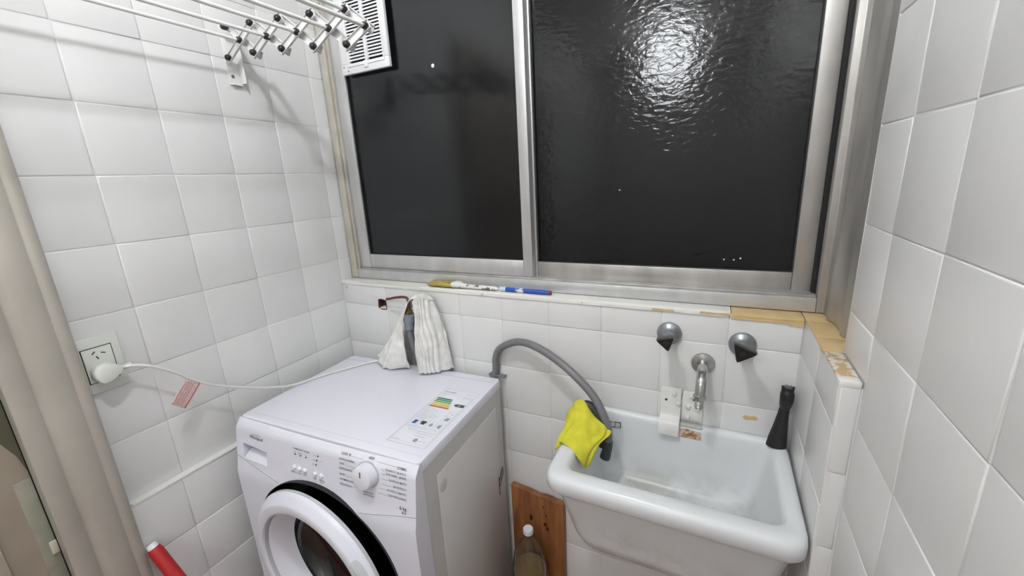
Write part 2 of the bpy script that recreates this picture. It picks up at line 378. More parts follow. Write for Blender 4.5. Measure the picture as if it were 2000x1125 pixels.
# ventilator grille set into the left leaf
vt = thing('air_vent', 'white plastic louvred air vent set in the upper left corner of the window', 'vent', (.20, .050, 1.793))
vx0, vx1, vz0, vz1 = .100, .297, 1.793, 2.06
f = MB(); yb, yf = .058, .046
f.box(vx0, vx1, yf, yb, vz0, vz0 + .030); f.box(vx0, vx1, yf, yb, vz1 - .03, vz1); f.box(vx0, vx0 + .036, yf, yb, vz0 + .030, vz1 - .03); f.box(vx1 - .024, vx1, yf, yb, vz0 + .030, vz1 - .03)
f.build('vent_frame', VENTP, vt, bevel=.002)
MB().box(vx0 + .030, vx1 - .018, .0545, .0575, vz0 + .025, vz1 - .025).build('dark_backing', GAP, vt)
MB().box(.2035, .2145, .0445, .053, vz0 + .031, vz1 - .031).build('centre_bar', VENTP, vt, bevel=.0008)
lip = MB()
for b in ((vx0 + .028, vx1 - .016, vz0 + .020, vz0 + .0225), (vx0 + .028, vx0 + .0305, vz0 + .0225, vz1 - .02), (vx1 - .0185, vx1 - .016, vz0 + .0225, vz1 - .02)): lip.box(b[0], b[1], .0435, .0465, b[2], b[3])
lip.build('raised_lip', VENTP, vt, bevel=.0006)
MB().box(.198, .214, .042, .047, vz0 + .010, vz0 + .030).build('pull_tab', VENTP, vt, bevel=.0012)
for k in range(22):
    z = vz0 + .036 + .0092 * k
    if z > vz1 - .036: break
    for a, b in ((vx0 + .036, .2035), (.2145, vx1 - .024)):
        MB().add([(a, .0475, z), (b, .0475, z), (b, .0535, z + .0042), (a, .0535, z + .0042), (a, .0475, z + .0048), (b, .0475, z + .0048), (b, .0535, z + .0075), (a, .0535, z + .0075)],
                 [(0, 1, 5, 4), (0, 3, 2, 1), (4, 5, 6, 7), (2, 3, 7, 6), (0, 4, 7, 3), (1, 2, 6, 5)]).build('slat', VENTP, vt)
for x, z in ((vx0 + .010, vz0 + .022), (vx0 + .028, vz0 + .010)):
    MB().lathe([(0, 0), (.0025, 0), (.0025, .0015), (0, .0018)], (x, .0462, z), (0, -1, 0), 10).build('screw', STEELG, vt)

# ------------------------------------------------------------------ door casing and door in the left wall
csg = bpy.data.objects.new('trim_5', None); COL.objects.link(csg); csg.location = (.02, -.78, 0); struct(csg)
cp = [(-.004, -.724), (.024, -.7215), (.034, -.7235), (.0385, -.729), (.0395, -.740), (.037, -.746), (.0405, -.752), (.042, -.764), (.042, -.781),
      (.0385, -.788), (.0315, -.794), (.0295, -.800), (.033, -.806), (.0345, -.818), (.0340, -.832), (.031, -.8365), (-.004, -.8365)]
MB().prism(cp, (0, 0, 0), (1, 0, 0), (0, 1, 0), (0, 0, 1), 2.12).build('casing_moulding', CASING, csg, bevel=.0012)
MB().prism([(x, -2.545 - y) for x, y in cp], (0, 0, 0), (1, 0, 0), (0, 1, 0), (0, 0, 1), 2.12).build('casing_moulding', CASING, csg, bevel=.0012)
MB().box(-.004, .036, -1.71, -.8365, 2.035, 2.12).build('casing_head', CASING, csg, bevel=.004)
door = bpy.data.objects.new('door_1', None); COL.objects.link(door); door.location = (-.03, -1.27, .0); struct(door)
MB().box(-.05, -.012, -1.70, -.8364, .005, 2.03).build('door_leaf', CASING2, door, bevel=.002)
for z0, z1 in ((.15, 1.02), (1.15, 1.9)):
    MB().box(-.014, -.006, -1.58, -.905, z0, z1).build('door_panel', CASING2, door, bevel=.003)
lk = MB().box(-.013, -.0105, -.862, -.8370, .62, .90); lk.build('lock_plate', mat('painted_over_metal', (.34, .335, .27), .5, var=.15, vscale=30), door, bevel=.001)
MB().box(-.012, -.006, -.848, -.8370, .715, .745).build('latch', mat('ivory_latch', (.62, .58, .48), .4), door, bevel=.0015)
MB().prism([(-.8435, .955), (-.8370, .915), (-.8370, 1.14), (-.870, 1.14), (-.870, 1.03)], (-.0125, 0, 0), (0, 1, 0), (0, 0, 1), (1, 0, 0), .0015).build('dark_patch', mat('dark_olive', (.10, .095, .06), .6), door)  # flat dark olive patch with slanted lower edges on the door leaf

# ------------------------------------------------------------------ washing machine
TH = math.radians(2.5); CT, ST = math.cos(TH), math.sin(TH)
def W(x, y, z): return (.07 + x * CT - y * ST, -.468 + x * ST + y * CT, z)
wmch = thing('washing_machine', 'white front-loading washing machine with round dark porthole door', 'washing machine', W(.3, .2, 0))
PZ = [0.0, .015, .04, .70, .735, .79, .83, .842, .848]; PY = [-.02, -.034, -.042, -.042, -.0335, -.0248, -.018, -.010, -.001]
def yfront(x, z): return float(np.interp(z, PZ, PY)) - .005 * math.sin(math.pi * min(max(x, 0), .6) / .6)
DX, DZ, DR = .300, .503, .240
# cabinet
cb = MB(); shell = [(.002, -.004), (.002, .412), (.0035, .4155), (.006, .416), (.594, .416), (.5965, .4155), (.598, .412), (.598, -.004)]
cb.loft([[(x, y, z) for x, y in shell] + [(min(max(x, .008), .592), min(y, .410), z) for x, y in shell[::-1]] for z in (.012, .826)]); cb.box(.008, .592, .0, .410, .012, .020)
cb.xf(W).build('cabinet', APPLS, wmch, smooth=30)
emb = MB()
for y0, y1 in ((.055, .375),): 
    emb.box(.5985, .6003, y0, y1, .10, .775)
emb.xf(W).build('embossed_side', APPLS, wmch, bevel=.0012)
tp = MB(); tp.loft([rrect(i, .6 - i, -.003 + i, .420 - i, z, .012, 4) for z, i in ((.824, .0005), (.844, 0), (.8485, .0015), (.850, .005))]); tp.xf(W).build('top_panel', APPL, wmch, smooth=40)
MB().box(.006, .594, .022, .0225, .8499, .8502).xf(W).build('top_seam', APPLG, wmch); MB().box(.006, .594, .386, .388, .8499, .8503).xf(W).build('top_seam', APPLG, wmch)
for x in (.03, .57):
    for y in (.04, .385): MB().lathe([(.02, 0), (.022, .004), (.018, .014)], (x, y, 0), (0, 0, 1), 14).xf(W).build('foot', BLACKM, wmch, smooth=40)
# front panel with a door opening and a drawer grip opening
dr = (.030, .126, .744, .786)
pts = []; edges = []
def loop(P):
    s = len(pts); pts.extend(Vector(p) for p in P); n = len(P)
    edges.extend((s + i, s + (i + 1) % n) for i in range(n))
outer = [(x, .012) for x in np.linspace(0, .6, 25)[:-1]] + [(.6, z) for z in np.linspace(.012, .847, 36)[:-1]] + [(x, .847) for x in np.linspace(.6, 0, 25)[:-1]] + [(0, z) for z in np.linspace(.847, .012, 36)[:-1]]
loop(outer)
loop([(DX + DR * math.cos(a), DZ + DR * math.sin(a)) for a in [2 * math.pi * k / 72 for k in range(72)]])
loop([(dr[0], dr[2]), (dr[1], dr[2] - .002), (dr[1], dr[3] - .006), (dr[0], dr[3])])
for z in (.03, .06, .12, .2, .3, .4, .5, .6, .68, .70, .712, .724, .735, .75, .77, .79, .80, .81, .82, .83, .836, .842):
    for x in np.linspace(.012, .588, 25):
        if (x - DX) ** 2 + (z - DZ) ** 2 > (DR + .006) ** 2 and not (dr[0] - .006 < x < dr[1] + .006 and dr[2] - .006 < z < dr[3] + .004): pts.append(Vector((x, z)))
r = geometry.delaunay_2d_cdt(pts, edges, [], 0, 1e-6)
vs, fs = r[0], r[2]; keep = []
for f_ in fs:
    c = sum((vs[i] for i in f_), Vector((0, 0))) / len(f_)
    if (c.x - DX) ** 2 + (c.y - DZ) ** 2 < (DR * .9985) ** 2: continue
    if dr[0] < c.x < dr[1] and dr[2] - .001 < c.y < dr[3] - (c.x - dr[0]) / .096 * .006: continue
    keep.append(tuple(f_))
fp = MB(); fp.add([W(v.x, yfront(v.x, v.y), v.y) for v in vs], keep)
# returned side edges
for x, s in ((0, 1), (.6, -1)):
    zz = np.linspace(.012, .847, 30); fp.loft([[W(x, yfront(x, z), z), W(x + s * .0, .006, z)] for z in zz], False, False)
fp.build('front_panel', APPL, wmch, smooth=30)
# drawer grip pocket
dw = MB(); y0 = -.024; y1 = .012; a, b, c, d = dr
dw.add([W(a, yfront(a, c), c), W(b, yfront(b, c), c - .002), W(b, yfront(b, d), d - .006), W(a, yfront(a, d), d), W(a, y1, c), W(b, y1, c), W(b, y1, d - .006), W(a, y1, d)],
       [(0, 1, 5, 4), (1, 2, 6, 5), (2, 3, 7, 6), (3, 0, 4, 7), (4, 5, 6, 7)])
dwo = dw.build('detergent_drawer', APPL, wmch)
gl = MB(); gl.add([W(a + .002, -.036, c), W(b - .001, -.036, c - .002), W(b - .001, -.012, c + .016), W(a + .002, -.012, c + .018), W(a + .002, -.033, c - .006), W(b - .001, -.033, c - .008), W(b - .001, .008, c + .010), W(a + .002, .008, c + .012)],
       [(0, 1, 2, 3), (4, 5, 1, 0), (3, 2, 6, 7), (1, 5, 6, 2), (0, 3, 7, 4), (4, 7, 6, 5)]); gl.build('grip_lip', APPL, dwo, bevel=.002)
# seams between console and lower panel
def onf(x, z, o=.0004): return W(x, yfront(x, z) - o, z)
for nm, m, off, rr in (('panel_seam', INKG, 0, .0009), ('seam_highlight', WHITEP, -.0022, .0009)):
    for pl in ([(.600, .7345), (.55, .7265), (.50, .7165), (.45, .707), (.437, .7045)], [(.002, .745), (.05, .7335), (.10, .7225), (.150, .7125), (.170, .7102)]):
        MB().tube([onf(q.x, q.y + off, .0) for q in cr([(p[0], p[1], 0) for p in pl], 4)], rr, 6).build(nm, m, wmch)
# gasket and drum mouth
gk = MB(); gk.lathe([(DR, .002), (DR - .002, -.030), (DR - .014, -.062), (.185, -.070), (.178, -.09), (.170, -.22), (0, -.24)], (DX, -.047, DZ), (0, -1, 0), 60, caps=False)
gk.xf(W).build('gasket', RUBBER, wmch, smooth=50)
# door, hinged on the left, standing a little ajar
HX, HA = .062, math.radians(3.6)
def D(x, y, z):
    px, py = x - HX, y; c, s = math.cos(HA), math.sin(HA)
    return W(HX + px * c + py * s, -.046 - px * s + py * c, z)
dro = thing('porthole', '', '', D(DX, -.02, DZ)); del dro['label']; del dro['category']; dro.name = 'door'; par(dro, wmch)
ax = (0, -1, 0); oc = (DX, 0, DZ); RO = .229
MB().lathe([(RO - .030, .002), (RO, .004), (RO + .002, .012), (RO, .019), (RO - .004, .023), (RO - .018, .0345), (RO - .0215, .0365), (RO - .039, .0372), (RO - .043, .0355), (RO - .045, .029), (RO - .047, .020)], oc, ax, 80, caps=False).xf(D).build('door_ring', APPL, dro, smooth=35)
MB().lathe([(RO - .004, .003), (RO + .0015, .0045), (RO + .0028, .0125), (RO - .002, .0130)], oc, ax, 80, caps=False).xf(D).build('door_rim', APPLG, dro, smooth=35)
MB().lathe([(RO - .0465, .0215), (RO - .0495, .0225), (RO - .052, .021), (RO - .066, .000), (RO - .078, -.024), (RO - .081, -.030)], oc, ax, 72, caps=False).xf(D).build('door_funnel', APPL, dro, smooth=40)
MB().lathe([(RO - .0435, .0305), (RO - .0462, .0318), (RO - .0478, .028), (RO - .0465, .0205)], oc, ax, 72, caps=False).xf(D).build('trim_ring', APPLG, dro, smooth=40)
MB().lathe([(RO - .081, -.029), (RO - .083, -.040), (RO - .095, -.060), (.06, -.075), (0, -.078)], oc, ax, 64, caps=False).xf(D).build('door_glass', mat('smoked_door_glass', (.010, .011, .012), .07, spec=.8), dro, smooth=50)
# grip strip on the ring, upper right
hd = MB(); L = []
for k in range(17):
    a = math.radians(2 + 36 * k / 16); e_ = .0105 * math.sin(math.pi * (k + .5) / 17) ** .4; rc = RO - .0125
    L.append([(DX + (rc + q) * math.cos(a), -h, DZ + (rc + q) * math.sin(a)) for q, h in ((-e_, .026), (-e_, .0385), (-e_ * .5, .0395), (e_ * .7, .0310), (e_, .024))])
hd.loft(L); hd.xf(D).build('door_handle', APPLG, dro, smooth=50)
# knob
kx, kz = .470, .806
kn = (0, -math.cos(.145), -math.sin(.145) * -1)
kno = MB(); ko = Vector((kx, yfront(kx, kz), kz)); kax = Vector((0, -.989, .145))
kno.lathe([(.0290, -.002), (.0285, .004), (.0270, .020), (.0255, .024), (.0225, .0255), (.0, .0258)], ko, kax, 40).xf(W); kob = kno.build('knob', APPL, wmch, smooth=40)
MB().lathe([(.031, -.002), (.0312, .0016), (.028, .0018)], ko, kax, 36).xf(W).build('knob_collar', APPLG, wmch, smooth=40)
ku = Vector((0, .145, .989)); kr = Vector((1, 0, 0)); km = MB(); kc = ko + kax * .0260
km.add([W(*(kc + kr * p + ku * q)) for p, q in ((-.0016, .004), (.0016, .004), (.0016, .018), (-.0016, .018))], [(0, 1, 2, 3)]); km.build('knob_mark', INK, kob)
# buttons and lamps
for i, (x, z) in enumerate(((.230, .767), (.249, .767), (.268, .767), (.303, .767), (.324, .767))):
    o = Vector((x, yfront(x, z), z)); MB().lathe([(.0062, -.001), (.0060, .0035), (.0045, .0052), (0, .0056)], o, kax, 16).xf(W).build('button', APPL, wmch, smooth=40)
for x, z in ((.235, .802), (.254, .802), (.273, .802), (.314, .814), (.310, .8025), (.307, .791)):
    o = Vector((x, yfront(x, z), z)); MB().lathe([(.0023, 0), (.0022, .0006), (0, .0008)], o, kax, 12).xf(W).build('indicator_light', INK, wmch)
# printing on the console
pr = MB(); F2 = lambda x, z: onf(x, z, .0005)
put_text(pr, 'Whirlpool', F2, .058, .8065, .0125, 'l', 0, .012, .054)
pr.tube([F2(.084 + .020 * math.cos(t), .812 + .007 * math.sin(t)) for t in [.5 + 2.6 * k / 10 for k in range(11)]], .0004, 5)
put_text(pr, 'COMENZAR / PAUSA', F2, .228, .815, .0062, 'l', 0, .01, .058)
for s, x in (('lavar', .235), ('enjuagar', .254), ('fin', .273)): put_text(pr, s, F2, x, .8068, .0045, 'c')
for s, x, z in (('9h', .305, .8120), ('6h', .300, .8005), ('3h', .297, .789)): put_text(pr, s, F2, x, z, .0045, 'c')
put_text(pr, '-3 s', F2, .3225, .8025, .0042, 'l')
for s, x, z in (('temperatura', .228, .7530), ('extra', .249, .7530), ('centrif.', .269, .7545), ('inicio', .303, .7530), ('comienzo', .325, .7535), ('diferido', .325, .7485)): put_text(pr, s, F2, x, z, .0046, 'c', 0, 0)
LCOL = [('QUICK 30', .838, .028), ('LAVADO INTENSO', .826, .047), ('LANA', .815, .015), ('ROPA BLANCA', .803, .038), ('SPORT', .7885, .017), ('ANTIMANCHAS', .7765, .041), ('DELICADOS', .7645, .036)]
for s, z, wd in LCOL: put_text(pr, s, F2, .384 if z < .83 else .388, z - .003, .0068, 'l', 0, .006, wd)
RCOL = [('NORMAL', .8375, .026), ('BLANCO Y BLANCO', .8285, .054), ('COLORES - JEANS', .819, .054), ('ALGODON MIXTO', .8065, .047), ('SINTETICO', .794, .035), ('LAVADO A MANO', .7825, .053), ('CENTRIFUGADO', .7705, .050)]
for s, z, wd in RCOL: put_text(pr, s, F2, .575, z - .003, .0068, 'r', 0, .006, wd)
put_text(pr, 'INICIO', F2, .476, .8395, .0055, 'c', 0, .006)
put_text(pr, 'ENJUAGUE Y', F2, .470, .7600, .0058, 'c', 0, .008, .032); put_text(pr, 'CENTRIFUGADO', F2, .470, .7535, .0058, 'c', 0, .008, .032)
put_text(pr, '6 kg', F2, .575, .7445, .0110, 'r', 0, .012); put_text(pr, 'A+', F2, .575, .7345, .0110, 'r', 0, .012)
pr.build('console_lettering', INK, wmch, kind='stuff')
ln = MB()
for x0, z0, x1, z1 in ((.418, .836, .455, .836), (.402, .813, .438, .811), (.426, .800, .437, .800), (.404, .7865, .438, .788), (.424, .763, .448, .771), (.492, .8385, .546, .8375), (.506, .826, .518, .826), (.508, .816, .518, .816), (.508, .804, .524, .804), (.506, .792, .536, .792), (.502, .781, .518, .780), (.498, .769, .521, .768)):
    ln.tube([F2(x0, z0), F2(x1, z1)], .00035, 5)
ln.build('console_lines', INKG, wmch, kind='stuff')
# energy sticker on the top panel
LW, LH = .112, .268
def Lb(x, y, o=.0004): return W(.470 + x, .044 + y, .8502 + o)
sk = MB(); sk.box(.470, .470 + LW, .044, .044 + LH, .8500, .8503); sko = sk.xf(W).build('energy_label', WHITEP, wmch)
bd = MB()
def rect(x0, x1, y0, y1, t=.0008):
    for b in ((x0, x1, y0, y0 + t), (x0, x1, y1 - t, y1), (x0, x0 + t, y0, y1), (x1 - t, x1, y0, y1)): bd.add([Lb(b[0], b[2]), Lb(b[1], b[2]), Lb(b[1], b[3]), Lb(b[0], b[3])], [(0, 1, 2, 3)])
rect(.001, LW - .001, .001, LH - .001, .0007); rect(.004, LW - .004, .010, LH - .028, .0005)
for i in range(4): rect(.008 + .0245 * i, .0315 + .0245 * i, .066, .104, .0004)
rect(.082, .106, .112, .160, .0004); rect(.082, .106, .136, .1365, .0004)
bd.build('print_border', INKG, sko)
cols = [((.004, .16, .08), .046), ((.02, .26, .10), .049), ((.12, .36, .05), .052), ((.62, .56, .05), .055), ((.72, .42, .06), .057), ((.50, .10, .03), .060)]
for i, (c_, wd) in enumerate(cols):
    y = .2095 - .0085 * i; q = MB(); q.prism([(.008, y), (.008 + wd, y), (.012 + wd, y + .003), (.008 + wd, y + .006), (.008, y + .006)], W(.470, .044, .8504), (CT, ST, 0), (-ST, CT, 0), (0, 0, 1), .0002)
    q.build('energy_bar', mat('print_bar_%s' % 'abcdef'[i], c_, .5), sko)
q = MB(); q.prism([(.074, .192), (.081, .1985), (.106, .1985), (.106, .1855), (.081, .1855)], W(.470, .044, .8504), (CT, ST, 0), (-ST, CT, 0), (0, 0, 1), .0002); aro = q.build('rating_arrow', INK, sko)
t_ = MB(); put_text(t_, 'A+', lambda x, y: Lb(x, y, .0008), .085, .1885, .009, 'l', 0, .012); t_.build('rating_text', WHITEP, aro)
lt = MB(); FL = lambda x, y: Lb(x, y, .0005)
put_text(lt, 'Energía', FL, .009, .2475, .013, 'l', 0, .012)
for s, x, y, sz, al in (('lavarropas', .104, .252, .006, 'r'), ('Fabricante', .009, .2375, .005, 'l'), ('Modelo', .009, .231, .005, 'l'), ('automático', .104, .2345, .005, 'r'), ('carga frontal', .104, .2285, .005, 'r'),
                        ('Más eficiente', .009, .2195, .004, 'l'), ('Menos eficiente', .009, .1575, .0045, 'l'), ('Consumo de energía', .009, .1485, .005, 'l'), ('kWh / ciclo', .009, .142, .005, 'l'), ('en ciclo normalizado', .009, .1355, .005, 'l'),
                        ('El consumo real depende de las', .009, .1265, .0045, 'l'), ('condiciones de utilización del', .009, .121, .0045, 'l'), ('aparato y de su localización', .009, .1155, .0045, 'l'), ('Eficacia de lavado', .009, .109, .0045, 'l'),
                        ('6 kg', .094, .146, .007, 'c'), ('Capacidad', .0195, .071, .0045, 'c'), ('Lavado A', .044, .071, .0045, 'c'), ('Agua 47 l', .0685, .071, .0045, 'c'), ('Ruido', .093, .071, .0045, 'c'),
                        ('Ficha de información detallada en el folleto', .022, .056, .0048, 'l'), ('Norma IRAM 2141-3', .056, .047, .005, 'l'), ('IMPORTANTE', .056, .036, .005, 'l'), ('No retirar', .080, .020, .005, 'l'), ('Ley 22.802', .009, .013, .0045, 'l')):
    put_text(lt, s, FL, x, y, sz, al)
lt.build('label_print', INKG, sko, kind='stuff')
ic = MB()
ic.prism([(.013, .082), (.024, .082), (.026, .098), (.015, .098)], W(.470, .044, .8504), (CT, ST, 0), (-ST, CT, 0), (0, 0, 1), .0002); ic.build('drum_icon', mat('print_blue', (.03, .13, .38), .5), sko)
for nm, pl in (('shirt_icon', [(.038, .084), (.050, .084), (.050, .092), (.054, .092), (.050, .099), (.038, .099), (.034, .092), (.038, .092)]), ('sound_icon', [(.088, .084), (.098, .080), (.098, .098), (.088, .094)]), ('drop_icon', [(.064, .083), (.073, .083), (.074, .089), (.0685, .099), (.063, .089)]),
               ('machine_icon', [(.088, .117), (.100, .117), (.102, .130), (.090, .130)]), ('seal_icon', [(.066, .016), (.073, .016), (.076, .022), (.073, .029), (.066, .029), (.063, .022)])):
    MB().prism(pl, W(.470, .044, .8504), (CT, ST, 0), (-ST, CT, 0), (0, 0, 1), .0002).build(nm, INKG if nm != 'shirt_icon' else mat('print_green_black', (.03, .07, .06), .5), sko)
# marks on the right side and the hose clip at the back
sd = MB()
def Sd(y, z): return W(.6012, y, z)
for y0, z0, y1, z1 in ((.362, .47, .362, .535), (.362, .520, .392, .552), (.362, .50, .392, .530), (.392, .530, .392, .552)):
    sd.tube([Sd(y0, z0), Sd(y1, z1)], .0017, 6)
sd.build('transport_bracket', mat('dark_steel', (.08, .075, .075), .5), wmch)
MB().lathe([(.016, 0), (.0165, .0006), (.012, .0012), (0, .0012)], W(.600, .075, .735), (CT, ST, 0), 20).build('side_cap', APPLS, wmch, smooth=40)

# ------------------------------------------------------------------ drain hose with hook and end piece
hs = thing('drain_hose', 'grey drain hose arching from behind the washing machine into the sink', 'hose', (.633, -.02, .85))
hp = [(.560, -.0115, .775), (.600, -.0115, .815), (.628, -.0118, .862), (.636, -.018, .914), (.659, -.025, .953), (.72, -.035, .985), (.783, -.050, .986), (.858, -.070, .962), (.921, -.090, .929), (.965, -.100, .891), (.991, -.110, .851), (1.005, -.115, .813), (1.006, -.120, .772)]
MB().tube(cr(hp, 8), .0108, 16).build('hose', HOSEG, hs, smooth=60)
MB().tube(cr([(1.0065, -.119, .785), (1.006, -.120, .770), (1.003, -.123, .750), (1.000, -.125, .737)], 4), [.0122] * 8 + [.0128, .0128, .0135, .0130, .0130], 18).build('hose_end', HOSED, hs, smooth=40)
MB().tube(cr([(.922, -.113, .838), (.932, -.112, .860), (.951, -.110, .870), (.968, -.110, .857), (.980, -.112, .838), (.992, -.114, .800), (.995, -.117, .765)], 5), .0125, 14).build('hose_hook', HOSED, hs, smooth=50)
MB().box(.606, .662, -.0195, -.003, .8505, .8565).build('hose_clip', HOSEG, hs, bevel=.002)

# ------------------------------------------------------------------ inlet: pipe, tap, hose (top-level) and the rag hung over them
wp = thing('water_inlet', 'rusty pipe from a hole in the wall feeding a grey inlet hose under the rag', 'pipe', (.345, -.05, .86))
MB().tube(cr([(.196, .020, 1.058), (.215, -.006, 1.066), (.239, -.030, 1.073), (.299, -.050, 1.090), (.350, -.066, 1.0985), (.363, -.070, 1.088), (.364, -.070, 1.066), (.362, -.070, 1.046)], 6), .0042, 10).build('rusty_pipe', COPPER, wp, smooth=60)
MB().lathe([(.008, 0), (.013, .002), (.013, .012), (.007, .014), (.006, .020)], (.361, -.070, 1.046), (0, 0, 1), 6).build('brass_fitting', BRASS, wp)
MB().lathe([(.0135, 0), (.0150, .002), (.0165, .026), (.0185, .028), (.0195, .044), (.0190, .052), (.015, .053)], (.3545, -.070, .994), (.12, 0, 1), 20).build('hose_nut', NUTG, wp, smooth=30)
MB().tube(cr([(.3545, -.070, 1.0), (.3555, -.070, .97), (.361, -.066, .93), (.362, -.050, .895), (.360, -.026, .868), (.358, -.0165, .845), (.357, -.0140, .80)], 6), .0108, 14).build('hose', HOSEG, wp, smooth=60)

def wrinkle(g, amp, fu, seed, sharp=1.0):
    n = len(g[0]); out = []
    for i, r_ in enumerate(g):
        v = i / (len(g) - 1); row = []
        for j, p in enumerate(r_):
            u = j / (n - 1)
            a = g[i][max(j - 1, 0)]; b = g[i][min(j + 1, n - 1)]; c = g[max(i - 1, 0)][j]; d = g[min(i + 1, len(g) - 1)][j]
            nr = (b - a).cross(d - c); nr = nr.normalized() if nr.length > 1e-9 else Vector((0, -1, 0))
            ph = fu * u + 1.6 * noise.noise(Vector((u * 3, v * 2, seed)))
            k = amp * (.35 + .65 * v) * (math.sin(ph * 2 * math.pi) * sharp + .8 * noise.noise(Vector((u * fu * 1.7, v * 5, seed + 5))))
            row.append(p + nr * k)
        out.append(row)
    return out
rg = thing('rag', 'crumpled off-white rag hanging over the pipe and hose behind the washing machine', 'cloth', (.33, -.05, .852))
right = [[(.390, -.082, 1.090), (.398, -.086, 1.100), (.408, -.080, 1.104), (.420, -.058, 1.096), (.427, -.025, 1.080)],
         [(.400, -.085, 1.052), (.406, -.094, 1.052), (.418, -.088, 1.052), (.434, -.062, 1.048), (.444, -.025, 1.040)],
         [(.398, -.088, 1.000), (.404, -.099, .995), (.422, -.094, .990), (.444, -.068, .988), (.458, -.022, .985)],
         [(.388, -.084, .955), (.402, -.101, .945), (.423, -.097, .935), (.448, -.070, .926), (.467, -.020, .922)],
         [(.379, -.064, .858), (.392, -.090, .857), (.414, -.090, .857), (.448, -.064, .857), (.478, -.020, .857)]]
grid_mb(wrinkle(patch(right, 22, 14), .0036, 8.5, 3.0)).build('rag_fold', RAGM, rg, smooth=70, solid=.0025)
left = [[(.372, -.040, 1.086), (.366, -.060, 1.090), (.366, -.078, 1.086), (.368, -.086, 1.080)],
        [(.318, -.025, 1.030), (.325, -.064, 1.034), (.342, -.088, 1.036), (.354, -.090, 1.044)],
        [(.276, -.022, .975), (.286, -.066, .977), (.318, -.094, .980), (.346, -.092, .988)],
        [(.222, -.020, .915), (.240, -.072, .910), (.288, -.106, .908), (.346, -.092, .925)],
        [(.158, -.018, .862), (.190, -.060, .857), (.258, -.100, .856), (.338, -.074, .857)]]
grid_mb(wrinkle(patch(left, 22, 14), .0038, 4.6, 9.0)).build('rag_fold', RAGM, rg, smooth=70, solid=.0025)
top = [[(.368, -.045, 1.088), (.380, -.038, 1.100), (.402, -.030, 1.104), (.427, -.020, 1.084)],
       [(.366, -.064, 1.090), (.382, -.066, 1.105), (.405, -.062, 1.108), (.427, -.040, 1.088)],
       [(.370, -.080, 1.086), (.384, -.087, 1.098), (.400, -.084, 1.102), (.421, -.058, 1.094)]]
grid_mb(wrinkle(patch(top, 8, 6), .002, 3, 2.0)).build('rag_fold', RAGM, rg, smooth=70, solid=.0025)

# ------------------------------------------------------------------ socket, plug, power cord, tag
so = thing('wall_socket', 'ivory double wall socket on the left wall beside the door casing', 'socket', (.003, -.690, 1.028))
MB().box(.000, .009, -.735, -.648, 1.027, 1.153).build('socket_plate', SOCK, so, bevel=.003)
MB().box(.0085, .0098, -.7155, -.6625, 1.0515, 1.1315).build('insert_outline', GAP, so)  # thin black outline around the insert
MB().box(.0085, .0112, -.7140, -.6640, 1.0530, 1.1300).build('socket_insert', SOCK, so, bevel=.0008)
for (y, z, a) in ((-.6955, 1.1195, 40), (-.6795, 1.1155, -25), (-.6910, 1.1075, -70)):
    c, s = math.cos(math.radians(a)), math.sin(math.radians(a)); q = MB()
    q.prism([(-.0042, -.0011), (.0042, -.0011), (.0042, .0011), (-.0042, .0011)], (.0110, y, z), (0, c, s), (0, -s, c), (1, 0, 0), .0004); q.build('slot', GAP, so)
pc = thing('power_cord', 'white power cord plugged into the wall socket and lying over the washing machine', 'cord', (.04, -.68, 1.05))
pg = MB(); pl = [(-.712, 1.072), (-.708, 1.060), (-.700, 1.053), (-.686, 1.055), (-.672, 1.064), (-.664, 1.071), (-.664, 1.080), (-.674, 1.090), (-.688, 1.096), (-.702, 1.093), (-.710, 1.084)]
pg.prism(pl, (.010, 0, 0), (0, 1, 0), (0, 0, 1), (1, 0, 0), .034); pg.build('plug', SOCK, pc, bevel=.004)
d_ = Vector((.0, .9, -.05)).normalized()
for k in range(4):
    MB().lathe([(.0055, 0), (.0058, .0005), (.0055, .0034), (.004, .0036)], Vector((.034, -.6655 + .0046 * k, 1.0755)), d_, 12).build('strain_relief', SOCK, pc, smooth=40)
cpth = [(.034, -.666, 1.0755), (.040, -.645, 1.073), (.048, -.615, 1.058), (.050, -.575, 1.023), (.050, -.551, .996), (.055, -.503, .955), (.060, -.434, .914), (.062, -.378, .886), (.070, -.310, .8605), (.085, -.240, .8545), (.120, -.168, .8545), (.178, -.075, .8545), (.225, -.045, .8545)]
MB().tube(cr(cpth, 8), .0036, 10).build('cable', CABLE, pc, smooth=60)
tg = patch([[(.050, -.560, .9975), (.0505, -.546, .987), (.050, -.531, .976)], [(.054, -.578, .985), (.055, -.563, .973), (.054, -.548, .961)], [(.056, -.594, .969), (.057, -.580, .956), (.056, -.566, .944)], [(.0555, -.606, .956), (.056, -.593, .942), (.0555, -.580, .929)]], 4, 4)
TAGM = mat('pink_printed_tag', (.66, .50, .47), .6, var=.25, vscale=260)
tgo = grid_mb(tg).build('warning_tag', TAGM, pc, smooth=60, solid=.0006)
rd = MB(); 
for i in range(len(tg) - 1):
    a, b, c, d = tg[i][-2], tg[i][-1], tg[i + 1][-1], tg[i + 1][-2]; n_ = Vector((.0007, -.0002, .0003)); a = a.lerp(b, .35); d = d.lerp(c, .35)
    rd.add([a + n_, b + n_, c + n_, d + n_], [(0, 1, 2, 3)])
rd.build('red_stripe', mat('tag_red', (.50, .03, .05), .6), tgo)
rl = MB()
